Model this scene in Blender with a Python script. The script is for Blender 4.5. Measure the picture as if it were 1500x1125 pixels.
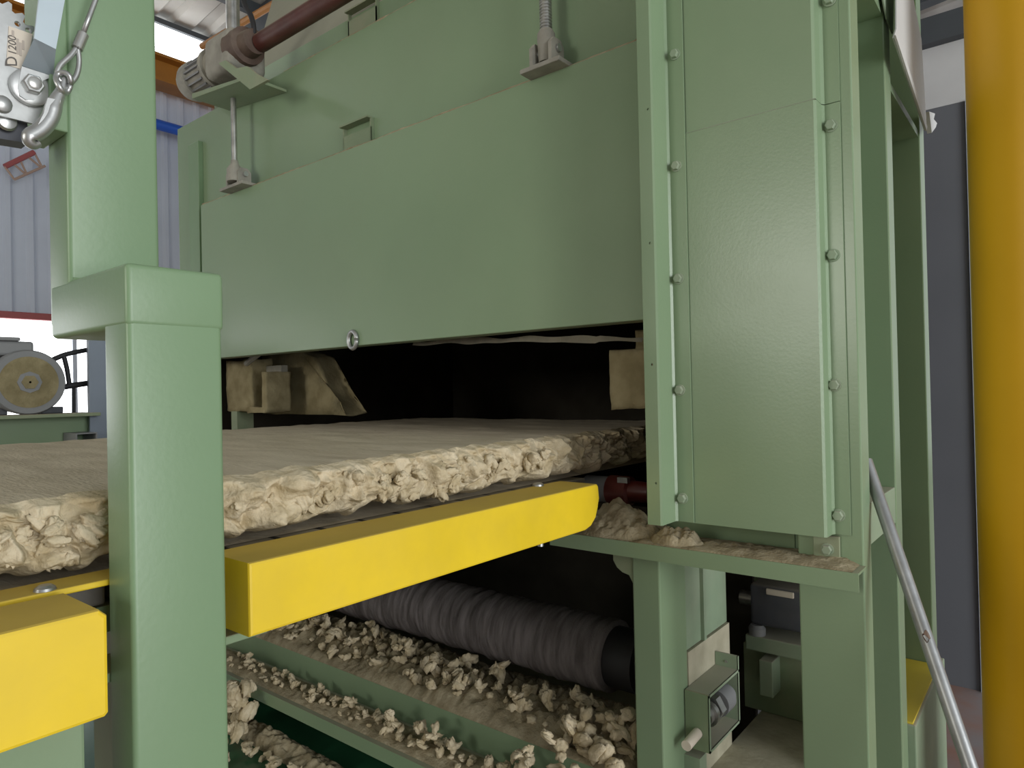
import bpy, bmesh, math, random
from mathutils import Vector, Matrix, noise
random.seed(7)
for o in list(bpy.data.objects): bpy.data.objects.remove(o, do_unlink=True)
S = bpy.context.scene
COL = S.collection

# ---------------------------------------------------------------- camera
F = 1000.0
YAW, PITCH, ROLL = math.radians(38.84), math.radians(.5), math.radians(1.23)
CAM = Vector((0, 0, 1.5))
fw = Vector((-math.sin(YAW)*math.cos(PITCH), math.cos(YAW)*math.cos(PITCH), math.sin(PITCH)))
r0 = Vector((math.cos(YAW), math.sin(YAW), 0)); u0 = r0.cross(fw)
RT = math.cos(ROLL)*r0 - math.sin(ROLL)*u0
UP = math.sin(ROLL)*r0 + math.cos(ROLL)*u0
cd = bpy.data.cameras.new('camera'); cam = bpy.data.objects.new('camera', cd); COL.objects.link(cam)
cd.sensor_width = 36; cd.lens = 36*F/1500; cd.clip_start = .02; cd.clip_end = 200
m = Matrix((RT, UP, -fw)).transposed().to_4x4(); m.translation = CAM
cam.matrix_world = m
S.camera = cam

# ---------------------------------------------------------------- world, lamps, exposure
S.view_settings.view_transform = 'Standard'
S.view_settings.look = 'None'
S.view_settings.gamma = 1
S.view_settings.use_curve_mapping = False
S.view_settings.exposure = 0.0
w = bpy.data.worlds.new('overcast'); S.world = w; w.use_nodes = True
bg = w.node_tree.nodes['Background']; bg.inputs[0].default_value = (.93, .97, 1, 1); bg.inputs[1].default_value = .55

# daylight from the open side of the hall on the right, and from the window behind the
# camera that the photograph shows as a pale highlight on the glossy cover plate
def daylight(name, loc, rot, sx, sy, watts, col):
    ld = bpy.data.lights.new(name, 'AREA'); ld.shape = 'RECTANGLE'; ld.size = sx; ld.size_y = sy; ld.energy = watts; ld.color = col
    lo = bpy.data.objects.new(name, ld); COL.objects.link(lo); lo.location = loc; lo.rotation_euler = rot
daylight('door_right_offscreen', (7.0, -.1, 2.0), (math.radians(90), 0, math.radians(90)), 4.0, 3.6, 400, (.97, .99, 1))
daylight('window_front_offscreen', (-2.3, -6.05, 2.75), (math.radians(90), 0, 0), 2.2, 1.8, 130, (1, .97, .9))

# ---------------------------------------------------------------- helpers
AX = {'X': 0, 'Y': 1, 'Z': 2}
def PX(x, y, ax, v):
    k = fw + (x-750)/F*RT - (y-562.5)/F*UP
    i = AX[ax]; t = (v-CAM[i])/k[i]
    return CAM + k*t
def ray(x, y, t): return CAM + (fw + (x-750)/F*RT - (y-562.5)/F*UP)*t

def B(): return bmesh.new()
def box(bm, x0, x1, y0, y1, z0, z1, bev=0, seg=2):
    r = bmesh.ops.create_cube(bm, size=1)
    c = Vector(((x0+x1)/2, (y0+y1)/2, (z0+z1)/2)); s = Vector((abs(x1-x0), abs(y1-y0), abs(z1-z0)))
    for v in r['verts']: v.co = Vector((v.co.x*s.x, v.co.y*s.y, v.co.z*s.z)) + c
    if bev:
        es = list({e for v in r['verts'] for e in v.link_edges})
        bmesh.ops.bevel(bm, geom=es, offset=min(bev, min(s)*.45), segments=seg, profile=.5, affect='EDGES')
    return bm
def basis(d):
    d = d.normalized(); a = Vector((0, 0, 1)) if abs(d.z) < .9 else Vector((1, 0, 0))
    u = d.cross(a).normalized(); return u, d.cross(u).normalized()
def sweep(bm, pts, rad, n=12, caps=True):
    pts = [Vector(p) for p in pts]
    if not isinstance(rad, (list, tuple)): rad = [rad]*len(pts)
    rings = []; u = None
    for i, p in enumerate(pts):
        d = (pts[min(i+1, len(pts)-1)] - pts[max(i-1, 0)]).normalized()
        if u is None: u, v = basis(d)
        else:
            u = (u - d*u.dot(d)).normalized(); v = d.cross(u).normalized()
        rings.append([bm.verts.new(p + (u*math.cos(2*math.pi*k/n) + v*math.sin(2*math.pi*k/n))*rad[i]) for k in range(n)])
    for a, b in zip(rings, rings[1:]):
        for k in range(n): bm.faces.new((a[k], a[(k+1) % n], b[(k+1) % n], b[k]))
    if caps:
        bm.faces.new(rings[0][::-1]); bm.faces.new(rings[-1])
    return bm
def tube(bm, a, b, r, n=16): return sweep(bm, [a, b], r, n)
def lathe(bm, a, d, prof, n=32):
    """prof: list of (distance along d, radius)"""
    a = Vector(a); d = Vector(d).normalized(); u, v = basis(d); rings = []
    for s, r in prof:
        rings.append([bm.verts.new(a + d*s + (u*math.cos(2*math.pi*k/n) + v*math.sin(2*math.pi*k/n))*max(r, 1e-4)) for k in range(n)])
    for p, q in zip(rings, rings[1:]):
        for k in range(n): bm.faces.new((p[k], p[(k+1) % n], q[(k+1) % n], q[k]))
    bm.faces.new(rings[0][::-1]); bm.faces.new(rings[-1])
    return bm
def prism(bm, pts, off):
    """extrude a planar polygon of 3D points by vector off"""
    off = Vector(off)
    a = [bm.verts.new(Vector(p)) for p in pts]; b = [bm.verts.new(Vector(p)+off) for p in pts]
    n = len(a)
    bm.faces.new(a); bm.faces.new(b[::-1])
    for i in range(n): bm.faces.new((a[i], b[i], b[(i+1) % n], a[(i+1) % n]))
    return bm
def hexa(bm, a, d, r, h): return lathe(bm, a, d, [(0, r), (h*.85, r), (h, r*.86)], 6)
def spline(pts, k=8):
    pts = [Vector(p) for p in pts]; out = []
    for i in range(len(pts)-1):
        p0, p1, p2, p3 = pts[max(i-1, 0)], pts[i], pts[i+1], pts[min(i+2, len(pts)-1)]
        for j in range(k):
            t = j/k
            out.append(.5*((2*p1)+(p2-p0)*t+(2*p0-5*p1+4*p2-p3)*t*t+(3*p1-p0-3*p2+p3)*t*t*t))
    return out+[pts[-1]]

def wloc(o):
    l = Vector()
    while o: l += Vector(o.location); o = o.parent
    return l
def obj(name, bm, mat, parent=None, smooth=False):
    bmesh.ops.recalc_face_normals(bm, faces=bm.faces)
    if parent is None:
        lo = Vector([min(v.co[i] for v in bm.verts) for i in range(3)]); hi = Vector([max(v.co[i] for v in bm.verts) for i in range(3)])
        L = Vector(((lo.x+hi.x)/2, (lo.y+hi.y)/2, lo.z))
    else: L = wloc(parent)
    for v in bm.verts: v.co -= L
    me = bpy.data.meshes.new(name); bm.to_mesh(me); bm.free()
    me.materials.append(mat)
    if smooth:
        for p in me.polygons: p.use_smooth = True
        if smooth == 'auto':
            bb = bmesh.new(); bb.from_mesh(me)
            for e in bb.edges:
                if len(e.link_faces) == 2 and e.calc_face_angle(0) > .6: e.smooth = False
            bb.to_mesh(me); bb.free()
    o = bpy.data.objects.new(name, me); COL.objects.link(o)
    if parent: o.parent = parent
    else: o.location = L
    return o
def cut(o, bm):
    """cut the solid bm (world coordinates) out of mesh object o"""
    L = wloc(o)
    for v in bm.verts: v.co -= L
    bmesh.ops.recalc_face_normals(bm, faces=bm.faces)
    me = bpy.data.meshes.new('cutter'); bm.to_mesh(me); bm.free()
    c = bpy.data.objects.new('cutter', me); COL.objects.link(c); c.location = L
    md = o.modifiers.new('cut', 'BOOLEAN'); md.operation = 'DIFFERENCE'; md.solver = 'EXACT'; md.object = c
    bpy.context.view_layer.update()
    new = bpy.data.meshes.new_from_object(o.evaluated_get(bpy.context.evaluated_depsgraph_get()))
    o.modifiers.clear(); o.data = new; bpy.data.objects.remove(c)
def tag(o, label, cat, group=None):
    o['label'] = label; o['category'] = cat
    if group: o['group'] = group
    return o
def thing(name, label, cat, loc, group=None):
    o = bpy.data.objects.new(name, None); COL.objects.link(o); o.location = loc; o.empty_display_size = .05
    return tag(o, label, cat, group)
def struct(o): o['kind'] = 'structure'; return o

# ---------------------------------------------------------------- materials
def mat(name, col, rough=.5, metal=0, var=.0, vscale=6, col2=None, bump=0, bscale=60, dust=0, dustcol=(.40, .35, .25), spec=.5, coat=0, stretch=None, detail=4):
    m = bpy.data.materials.new(name); m.use_nodes = True
    nt = m.node_tree; N = nt.nodes; L = nt.links
    b = N['Principled BSDF']
    b.inputs['Roughness'].default_value = rough; b.inputs['Metallic'].default_value = metal
    b.inputs['Specular IOR Level'].default_value = spec
    if coat: b.inputs['Coat Weight'].default_value = coat; b.inputs['Coat Roughness'].default_value = .12
    geo = N.new('ShaderNodeNewGeometry')
    vec = geo.outputs['Position']
    if stretch:
        mp = N.new('ShaderNodeMapping'); mp.inputs['Scale'].default_value = stretch
        L.new(vec, mp.inputs['Vector']); vec = mp.outputs[0]
    c2 = col2 or tuple(x*(1-var) for x in col)
    out = None
    n1 = N.new('ShaderNodeTexNoise'); n1.inputs['Scale'].default_value = vscale; n1.inputs['Detail'].default_value = detail
    L.new(vec, n1.inputs['Vector'])
    rmp = N.new('ShaderNodeValToRGB'); rmp.color_ramp.elements[0].position = .35; rmp.color_ramp.elements[1].position = .65
    rmp.color_ramp.elements[0].color = (*c2, 1); rmp.color_ramp.elements[1].color = (*col, 1)
    L.new(n1.outputs['Fac'], rmp.inputs['Fac']); out = rmp.outputs['Color']
    if dust:
        n2 = N.new('ShaderNodeTexNoise'); n2.inputs['Scale'].default_value = 3.1; n2.inputs['Detail'].default_value = 7; n2.inputs['Roughness'].default_value = .65
        L.new(geo.outputs['Position'], n2.inputs['Vector'])
        sp = N.new('ShaderNodeSeparateXYZ'); L.new(geo.outputs['Normal'], sp.inputs[0])
        up = N.new('ShaderNodeMapRange'); up.inputs[1].default_value = .3; up.inputs[2].default_value = .9; up.inputs[3].default_value = 0; up.inputs[4].default_value = .75
        L.new(sp.outputs['Z'], up.inputs[0])
        r2 = N.new('ShaderNodeMapRange'); r2.inputs[1].default_value = .42; r2.inputs[2].default_value = .75; r2.inputs[3].default_value = 0; r2.inputs[4].default_value = dust
        L.new(n2.outputs['Fac'], r2.inputs[0])
        ad = N.new('ShaderNodeMath'); ad.operation = 'ADD'; ad.use_clamp = True
        L.new(up.outputs[0], ad.inputs[0]); L.new(r2.outputs[0], ad.inputs[1])
        mx = N.new('ShaderNodeMix'); mx.data_type = 'RGBA'; mx.inputs[7].default_value = (*dustcol, 1)
        L.new(ad.outputs[0], mx.inputs[0]); L.new(out, mx.inputs[6]); out = mx.outputs[2]
        rr = N.new('ShaderNodeMapRange'); rr.inputs[3].default_value = rough; rr.inputs[4].default_value = .85
        L.new(ad.outputs[0], rr.inputs[0]); L.new(rr.outputs[0], b.inputs['Roughness'])
    L.new(out, b.inputs['Base Color'])
    if bump:
        n3 = N.new('ShaderNodeTexNoise'); n3.inputs['Scale'].default_value = bscale; n3.inputs['Detail'].default_value = 5
        L.new(vec, n3.inputs['Vector'])
        bp = N.new('ShaderNodeBump'); bp.inputs['Strength'].default_value = bump; bp.inputs['Distance'].default_value = .004
        L.new(n3.outputs['Fac'], bp.inputs['Height']); L.new(bp.outputs[0], b.inputs['Normal'])
    return m
def emis(name, col, st):
    m = bpy.data.materials.new(name); m.use_nodes = True
    b = m.node_tree.nodes['Principled BSDF']
    b.inputs['Base Color'].default_value = (*col, 1); b.inputs['Emission Color'].default_value = (*col, 1); b.inputs['Emission Strength'].default_value = st
    b.inputs['Roughness'].default_value = .4
    return m

GREEN = mat('green_paint', (.235, .332, .198), .29, var=.06, vscale=2.5, dust=.07, bump=.05, bscale=160, dustcol=(.36, .34, .24))
GREEN2 = mat('green_paint_clean', (.198, .305, .170), .38, var=.05, vscale=3, bump=.06, bscale=120)
GREEND = mat('green_paint_dusty', (.22, .29, .17), .5, var=.12, vscale=4, dust=.6, bump=.1, bscale=140)
GREENE = mat('green_paint_edge', (.27, .36, .24), .5, var=.15, vscale=9, dust=.5, dustcol=(.42, .40, .32))
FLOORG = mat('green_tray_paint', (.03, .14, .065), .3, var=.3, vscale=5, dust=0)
YELLOW = mat('yellow_paint', (.90, .64, .022), .42, var=.12, vscale=5, dust=.28, dustcol=(.50, .35, .07), bump=.04, bscale=90)
YPLATE = mat('yellow_sheet', (.80, .62, .07), .5, var=.05)
OCHRE = mat('ochre_gloss_paint', (.78, .42, .010), .42, var=.1, vscale=3, coat=.04, spec=.35, bump=.03, bscale=14)
ORANGE = mat('orange_crane_paint', (.42, .17, .02), .5, var=.2, vscale=3)
WOOL = mat('mineral_wool', (.68, .585, .415), .95, col2=(.50, .41, .255), vscale=26, bump=1.0, bscale=110, spec=.1, detail=6)
WOOLT = mat('mineral_wool_top', (.62, .545, .41), .95, col2=(.51, .44, .32), vscale=14, bump=.7, bscale=120, spec=.1, stretch=(.35, 1.5, 1), detail=7)
DUST = mat('wool_dust', (.43, .37, .25), .95, col2=(.29, .24, .15), vscale=30, bump=.9, bscale=130, spec=.05, detail=6)
STEEL = mat('galvanised_steel', (.52, .53, .52), .38, metal=.85, var=.18, vscale=30, bump=.05, bscale=60)
STEELB = mat('blue_zinc_steel', (.50, .58, .62), .42, metal=.6, var=.08, vscale=12)
PIPE = mat('grey_pipe', (.36, .37, .37), .42, metal=.65, var=.25, vscale=25, bump=.05)
ROD = mat('bright_rod', (.55, .55, .52), .3, metal=.8, var=.3, vscale=30)
DUSTY = mat('dusty_casting', (.33, .32, .27), .7, var=.3, vscale=18, dust=.5, dustcol=(.45, .42, .34), bump=.4, bscale=70)
DARKM = mat('dark_motor', (.07, .078, .10), .5, var=.3, vscale=12, dust=.35, dustcol=(.2, .18, .14))
BLACK = mat('black_rubber', (.02, .02, .022), .6)
BRUSH = mat('brush_bristle', (.23, .205, .20), .95, col2=(.12, .105, .10), vscale=22, bump=.8, bscale=300, spec=.1, stretch=(2.4, .35, .35))
INNER = mat('shaded_inner_steel', (.055, .048, .036), .9, var=.3, vscale=6, spec=.05)  # interior steel, base colour darkened to stand in for the shade inside
BEDD = mat('pale_bed_dust', (.49, .46, .345), .95, col2=(.37, .345, .25), vscale=12, bump=.5, bscale=60, spec=.05)
TAN = mat('tan_caked_dust', (.34, .29, .17), .95, col2=(.24, .20, .11), vscale=16, bump=.8, bscale=60, spec=.05)
HUBM = mat('dusty_brown_casting', (.13, .085, .065), .7, var=.3, vscale=16, dust=.6, dustcol=(.30, .26, .2), bump=.3)
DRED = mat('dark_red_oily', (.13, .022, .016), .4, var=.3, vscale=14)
MAROON = mat('maroon_paint', (.095, .026, .020), .42, var=.3, vscale=14, dust=.2)
BEIGE = mat('dusty_hood', (.36, .36, .27), .7, var=.1, vscale=3, bump=.1, bscale=30)
WHITE = mat('white_sheet', (.66, .67, .66), .45, var=.06, vscale=5)
WALLR = mat('wall_cladding', (.62, .685, .79), .4, var=.08, vscale=2)
WALLW = mat('white_wall', (.76, .77, .77), .7, var=.14, vscale=2.2)
WALLF = mat('warm_grey_wall', (.42, .38, .29), .7, var=.1, vscale=1)
WALLG = mat('slate_grey_wall', (.16, .17, .19), .55, var=.08, vscale=2)
ROOF = mat('roof_sheet', (.56, .55, .51), .6, var=.2, vscale=2)
RAFT = mat('rafter_grey', (.07, .08, .09), .6, var=.15)
FLOOR = mat('worn_red_floor', (.36, .19, .14), .6, col2=(.29, .28, .29), vscale=3, bump=.2, bscale=30)
BLUE = mat('blue_pipe_paint', (.02, .11, .55), .4)
BLUEG = mat('blue_grey_steel', (.22, .26, .32), .5, var=.1)
REDT = mat('red_trim', (.38, .10, .10), .5)
PALEBR = mat('pale_brown_steel', (.42, .30, .24), .6)
LABEL = mat('cream_label', (.72, .64, .53), .6, var=.04)
INK = mat('label_ink', (.12, .11, .10), .7)
INKF = mat('faded_ink', (.48, .42, .36), .7)
PANE = emis('daylight_pane', (.95, .98, 1), 3.0)
GLASS = mat('window_glass', (.8, .85, .86), .1)
GLASS.node_tree.nodes['Principled BSDF'].inputs['Transmission Weight'].default_value = 1
FILM = mat('torn_film', (.78, .71, .55), .7, var=.2, vscale=20)
GREYM = mat('grey_motor', (.24, .245, .25), .5, var=.12, vscale=8)
BELT = mat('slat_belt', (.16, .15, .13), .6, var=.3, vscale=12, dust=.3)

# ================================================================= SETTING
fl = B(); box(fl, -9, 9, -7, 16, -.1, 0); struct(obj('floor', fl, FLOOR))

# far wall: vertical ribbed cladding, x = -8
WX = -8.0
def ribbed(y0, y1, z0, z1, pitch=.19, dep=.03):
    bm = B(); prof = []
    y = y0
    while y < y1-1e-6:
        for f, d in ((0, 0), (.55, 0), (.68, dep), (.87, dep), (1.0, 0)):
            prof.append((y+f*pitch, d))
        y += pitch
    lo = [bm.verts.new((WX+d, yy, z0)) for yy, d in prof]; hi = [bm.verts.new((WX+d, yy, z1)) for yy, d in prof]
    bk = [bm.verts.new((WX-.06, yy, zz)) for yy, zz in ((prof[0][0], z0), (prof[-1][0], z0), (prof[-1][0], z1), (prof[0][0], z1))]
    for i in range(len(lo)-1): bm.faces.new((lo[i], lo[i+1], hi[i+1], hi[i]))
    bm.faces.new(bk)
    return bm
wl = struct(obj('wall_left', ribbed(-6.2, 14, 2.36, 5.26), WALLR))
lowb = B(); box(lowb, WX-.06, WX+.02, -3, 14, 0, .95); obj('plinth', lowb, WALLW, wl)
# lower window band with panes
wn = struct(obj('window_1', box(B(), WX-.05, WX+.03, -3, 14, .95, 1.02), WALLW))
for i in range(12):
    y = -2.9+i*1.4; box_ = box(B(), WX-.03, WX-.015, y, y+1.36, 1.02, 2.30); obj('pane', box_, PANE, wn)
    obj('mullion', box(B(), WX-.04, WX+.02, y+1.36, y+1.40, 1.02, 2.30), WALLR, wn)
struct(obj('trim_1', box(B(), WX-.03, WX+.06, -3, 14, 2.30, 2.37, .01), REDT))
# high strip light window
wn2 = struct(obj('window_2', box(B(), WX-.05, WX+.03, -3, 14, 5.80, 5.86), RAFT))
for i in range(9):
    y = -2.9+i*1.9
    obj('pane', box(B(), WX-.03, WX-.015, y, y+1.87, 5.26, 5.52), PANE, wn2)
    obj('pane', box(B(), WX-.03, WX-.015, y, y+1.87, 5.535, 5.80), PANE, wn2)
    obj('mullion', box(B(), WX-.04, WX-.005, y+1.87, y+1.90, 5.26, 5.8), WALLR, wn2)
# roof rising from the far wall
def roofz(x): return 5.9+(x-WX)*.10
rb = B(); n = 0; y = -6.3; pr = []
while y < 15:
    for f, d in ((0, 0), (.5, 0), (.62, .05), (.88, .05), (1, 0)): pr.append((y+f*.42, d))
    y += .42
a = [rb.verts.new((WX-.3, yy, roofz(WX-.3)+d)) for yy, d in pr]; b = [rb.verts.new((2.2, yy, roofz(2.2)+d)) for yy, d in pr]
for i in range(len(a)-1): rb.faces.new((a[i], a[i+1], b[i+1], b[i]))
ceil = struct(obj('ceiling', rb, ROOF))
for i, yy in enumerate((-1.2, 1.6, 4.4, 7.2, 10.0, 12.8)):
    q = B(); prism(q, [(WX, yy-.1, roofz(WX)-.34), (WX, yy-.1, roofz(WX)-.04), (2.2, yy-.1, roofz(2.2)-.04), (2.2, yy-.1, roofz(2.2)-.34)], (0, .2, 0))
    obj('rafter', q, RAFT, ceil)
for i in range(7):
    xx = WX+.9+i*1.4
    obj('purlin', box(B(), xx-.04, xx+.04, -3, 14.5, roofz(xx)-.14, roofz(xx)-.01), RAFT, ceil)
# partition beyond the machine, slate grey below and white above
WY = 3.97
wb = struct(obj('wall_back', box(B(), -3.6, -.335, WY, WY+.12, 0, 2.855), WALLG))
obj('upper_panel', box(B(), -3.6, 1.8, WY, WY+.12, 2.856, 3.16), WALLW, wb)
obj('top_beam', box(B(), -3.6, 1.8, WY-.06, WY+.14, 3.16, 3.29), RAFT, wb)
obj('edge_trim', box(B(), -.334, -.305, WY-.015, WY+.13, 0, 2.855), WALLR, wb)
# unseen wall added behind the camera to block sky light, with window opening
WFY = -6.1
wfm = B(); box(wfm, WX, -3.4, WFY-.1, WFY, 0, 6.6); box(wfm, -1.2, 3.2, WFY-.1, WFY, 0, 7.0); box(wfm, -3.4, -1.2, WFY-.1, WFY, 0, 1.85); box(wfm, -3.4, -1.2, WFY-.1, WFY, 3.65, 6.8)
struct(obj('wall_front_blocker', wfm, WALLF))
w3 = struct(obj('window_3', box(B(), -3.4, -1.2, WFY-.08, WFY-.02, 1.85, 1.89), WALLW))
obj('pane', box(B(), -3.4, -1.2, WFY-.06, WFY-.05, 1.89, 3.65), GLASS, w3)
# crane runway beam, blue pipe, bracket on the wall
cb = B(); box(cb, WX+.16, WX+.44, -3, 14, 5.22, 5.25); box(cb, WX+.16, WX+.44, -3, 14, 4.95, 4.98); box(cb, WX+.28, WX+.32, -3, 14, 4.98, 5.22)
tag(obj('crane_beam', cb, ORANGE), 'orange crane runway beam running below the high strip window', 'beam')
bp = B(); tube(bp, (WX+.25, -3, 4.53), (WX+.25, 14, 4.53), .058)
tag(obj('overhead_pipe', bp, BLUE, None, 'auto'), 'bright blue overhead pipe along the ribbed wall', 'pipe')
br = thing('wall_bracket', 'small pale brown lattice bracket with red top bar on ribbed wall', 'bracket', PX(40, 245, 'X', WX+.2))
A0, A1, B0, B1 = [PX(*p, 'X', WX+.2) for p in ((7, 244), (50, 223), (21, 263), (66, 243))]
obj('top_bar', tube(B(), A0, A1, .025, 8), REDT, br)
obj('lower_bar', tube(B(), B0, B1, .012, 8), PALEBR, br)
for i in range(5):
    obj('lattice_rod', tube(B(), A0.lerp(A1, i/4), B0.lerp(B1, min(1, max(0, i/4+(.12 if i % 2 else -.1)))), .010, 6), PALEBR, br)
# thin orange conduit under the roof
g0, g1 = PX(296, 68, 'X', -6.6), PX(405, 4, 'X', -5.0)
tag(obj('conduit', tube(B(), g0, g1, .03, 8), ORANGE), 'thin orange conduit under the roof behind the gearbox', 'conduit')
# ================================================================= MACHINE
M = thing('wool_press_machine', 'large green sheet steel press machine taking in the wool mat', 'machine', (-1.7, 1.6, 0))
YF = 1.45
# upper set-back plate
pl = obj('upper_plate', box(B(), -3.155, -.72, 1.50, 1.515, 1.66, 2.74), GREEN, M)
lug = B(); lp = PX(338, 149, 'Y', 1.49); lq = PX(301, 150, 'Y', 1.49)
prism(lug, [(lq.x, 1.53, 2.70), (lp.x+.1, 1.53, 2.70), (lp.x+.1, 1.53, 2.86), (lq.x+.07, 1.53, 2.86), (lq.x+.02, 1.53, 2.83), (lq.x, 1.53, 2.78)], (0, .02, 0))
obj('lug_plate', lug, GREEND, M)
s0, s1 = PX(279, 214, 'Y', 1.49), PX(294, 216, 'Y', 1.49)
obj('flat_bar', box(B(), s0.x, s1.x, 1.478, 1.50, 1.68, s0.z, .002), GREEN2, M)
def pocket(c, wd, hg, yb):
    q = B()
    box(q, c.x-wd/2, c.x-wd/2+.006, yb-.014, yb, c.z-hg, c.z); box(q, c.x+wd/2-.006, c.x+wd/2, yb-.014, yb, c.z-hg, c.z)
    box(q, c.x-wd/2, c.x+wd/2, yb-.014, yb-.011, c.z-hg, c.z-.028); box(q, c.x-wd/2, c.x+wd/2, yb-.03, yb, c.z, c.z+.006)
    obj('slot_pocket', q, GREEND, M)
pocket(PX(527, 183, 'Y', 1.5), .15, .10, 1.5)
pocket(PX(534, 12, 'Y', 1.7), .17, .11, 1.7)
# second wall and sloping hood on top
obj('hood_wall', box(B(), -2.87, -.72, 1.70, 1.715, 2.70, 2.972), GREEN, M)
h1 = PX(399, 0, 'Y', 2.25)
hd = B(); prism(hd, [(-2.87, 1.70, 2.972), (h1.x, 2.25, h1.z), (h1.x+.3, 2.6, h1.z+.5), (-.72, 2.6, h1.z+.5), (-.72, 1.70, 2.972)], (0, .02, .0))
obj('hood', hd, BEIGE, M)
# roof of the lower box between plate and hood wall, side walls, back: closes the inside
obj('deck_plate', box(B(), -3.155, -.72, 1.5155, 1.70, 2.725, 2.735), GREEND, M)
obj('end_wall', box(B(), -3.165, -3.155, 1.50, 3.3, 0.0, 2.74), GREEN, M)
obj('end_shade_sheet', box(B(), -3.154, -3.145, 1.516, 3.28, 0.0, 2.72), INNER, M)  # dark sheet added to paint the end wall's inner side as shaded
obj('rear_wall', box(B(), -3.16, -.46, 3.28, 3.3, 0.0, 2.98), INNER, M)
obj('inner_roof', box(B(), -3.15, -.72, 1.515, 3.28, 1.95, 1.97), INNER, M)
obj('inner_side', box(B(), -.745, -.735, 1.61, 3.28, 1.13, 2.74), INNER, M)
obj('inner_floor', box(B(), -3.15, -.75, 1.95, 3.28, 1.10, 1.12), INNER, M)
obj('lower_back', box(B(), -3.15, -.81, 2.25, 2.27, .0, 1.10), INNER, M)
# entry cover: stepped strip
x0, x1 = -.7185, -.684; x2 = -.6425
zb = 1.197; ZT = 3.05
def sheet_profile(prof, z0, z1, th=.004):
    """folded sheet: profile (x,y) extruded vertically with thickness towards +y"""
    bm = B()
    lo = [bm.verts.new((x, y, z0)) for x, y in prof]; hi = [bm.verts.new((x, y, z1)) for x, y in prof]
    lo2 = [bm.verts.new((x, y+th, z0)) for x, y in prof]
    hi2 = [bm.verts.new((x, y+th, z1)) for x, y in prof]
    n = len(prof)
    for i in range(n-1):
        bm.faces.new((lo[i], lo[i+1], hi[i+1], hi[i])); bm.faces.new((lo2[i+1], lo2[i], hi2[i], hi2[i+1]))
        bm.faces.new((lo[i+1], lo[i], lo2[i], lo2[i+1])); bm.faces.new((hi[i], hi[i+1], hi2[i+1], hi2[i]))
    bm.faces.new((lo[0], hi[0], hi2[0], lo2[0])); bm.faces.new((hi[-1], lo[-1], lo2[-1], hi2[-1]))
    return bm
strip = obj('cover_strip', sheet_profile([(x0, 1.375), (x0, 1.36), (x1-.004, 1.36), (x1, 1.363), (x1+.001, 1.424), (x1+.005, 1.43), (x2, 1.43)], zb, ZT), GREEN, M)
def bolt(parent, x, y, z, s=1):
    q = B(); lathe(q, (x, y, z), (0, -1, 0), [(0, .0125*s), (.0022, .0125*s), (.0024, .009*s)], 16); hexa(q, (x, y-.0022, z), (0, -1, 0), .0098*s, .008*s)
    return obj('bolt', q, GREENE, parent)
for (px, py) in ((988.8, 80), (990.8, 243.6), (994, 408.4), (996, 571.5), (1000, 730)):
    p = PX(px, py, 'Y', 1.43); bolt(strip, p.x, 1.43, p.z)
for (px, py) in ((949, 160), (952, 356), (955, 534), (961, 708)):
    p = PX(px, py, 'Y', 1.36); cut(strip, lathe(B(), (p.x, 1.38, p.z), (0, -1, 0), [(0, .0026), (.04, .0026)], 12))
# main cover plate with return bend
xa, xb_, xc = -.70, -.3675, -.326
plate = obj('cover_plate', sheet_profile([(xa, 1.436), (xb_-.005, 1.436), (xb_, 1.440), (xb_+.001, 1.474), (xb_+.005, 1.481), (xc-.008, 1.481)], zb-.002, 2.064), GREEN, M)
plate2 = obj('cover_plate', sheet_profile([(xa, 1.4375), (xb_-.006, 1.4375), (xb_-.001, 1.4415), (xb_, 1.474), (xb_+.005, 1.482), (xc-.008, 1.482)], 2.066, ZT), GREEN, M)
seam = B(); sweep(seam, [(x2, 1.4365, 2.065), (xb_, 1.4365, 2.065)], .0012, 6); obj('weld_seam', seam, GREENE, M)
for (px, py) in ((1217, 184), (1220, 374), (1222, 564), (1228, 755), (1215, 0)):
    p = PX(px, py, 'Y', 1.48); bolt(plate if py > 100 else plate2, p.x, 1.481, p.z, 1.05)
# edge of the bolt flange, lower
# front corner post: tube with a bright outer side
TX = -.3127
post = obj('corner_post', box(B(), -.438, TX, 1.487, 1.556, 0, ZT, .003), GREEN, M)
# ledge below the cover
zl = 1.137
led = B(); box(led, -1.03, -.309, 1.42, 1.424, 1.101, zl); box(led, -1.03, -.309, 1.424, 1.4865, zl-.005, zl); box(led, -1.03, -.44, 1.4865, 1.60, zl-.005, zl)
led_o = obj('ledge', led, GREEN, M)
obj('ledge_back', box(B(), -.80, -.40, 1.56, 1.57, zl, 1.35), GREEN, M)
tab = obj('tab_plate', box(B(), -.405, -.355, 1.478, 1.486, zl, 1.19, .001), GREEND, M)
bolt(tab, -.378, 1.478, 1.163)
# second and third uprights behind on the side
for yy0, yy1, xx, zz in ((1.835, 1.905, TX, 0), (2.345, 2.425, TX, .661)):
    obj('side_upright', box(B(), -.47, xx, yy0, yy1, zz, ZT, .003), GREEN, M)
obj('side_panel', box(B(), -.475, -.465, 1.556, 3.29, 1.14, ZT), GREEN, M)
# stay between first and second upright
p = PX(1312, 714, 'X', TX); q0 = PX(1312, 768, 'X', TX)
obj('side_stay', box(B(), -.40, TX-.002, 1.556, 1.835, q0.z, p.z, .002), GREENE, M)
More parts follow.
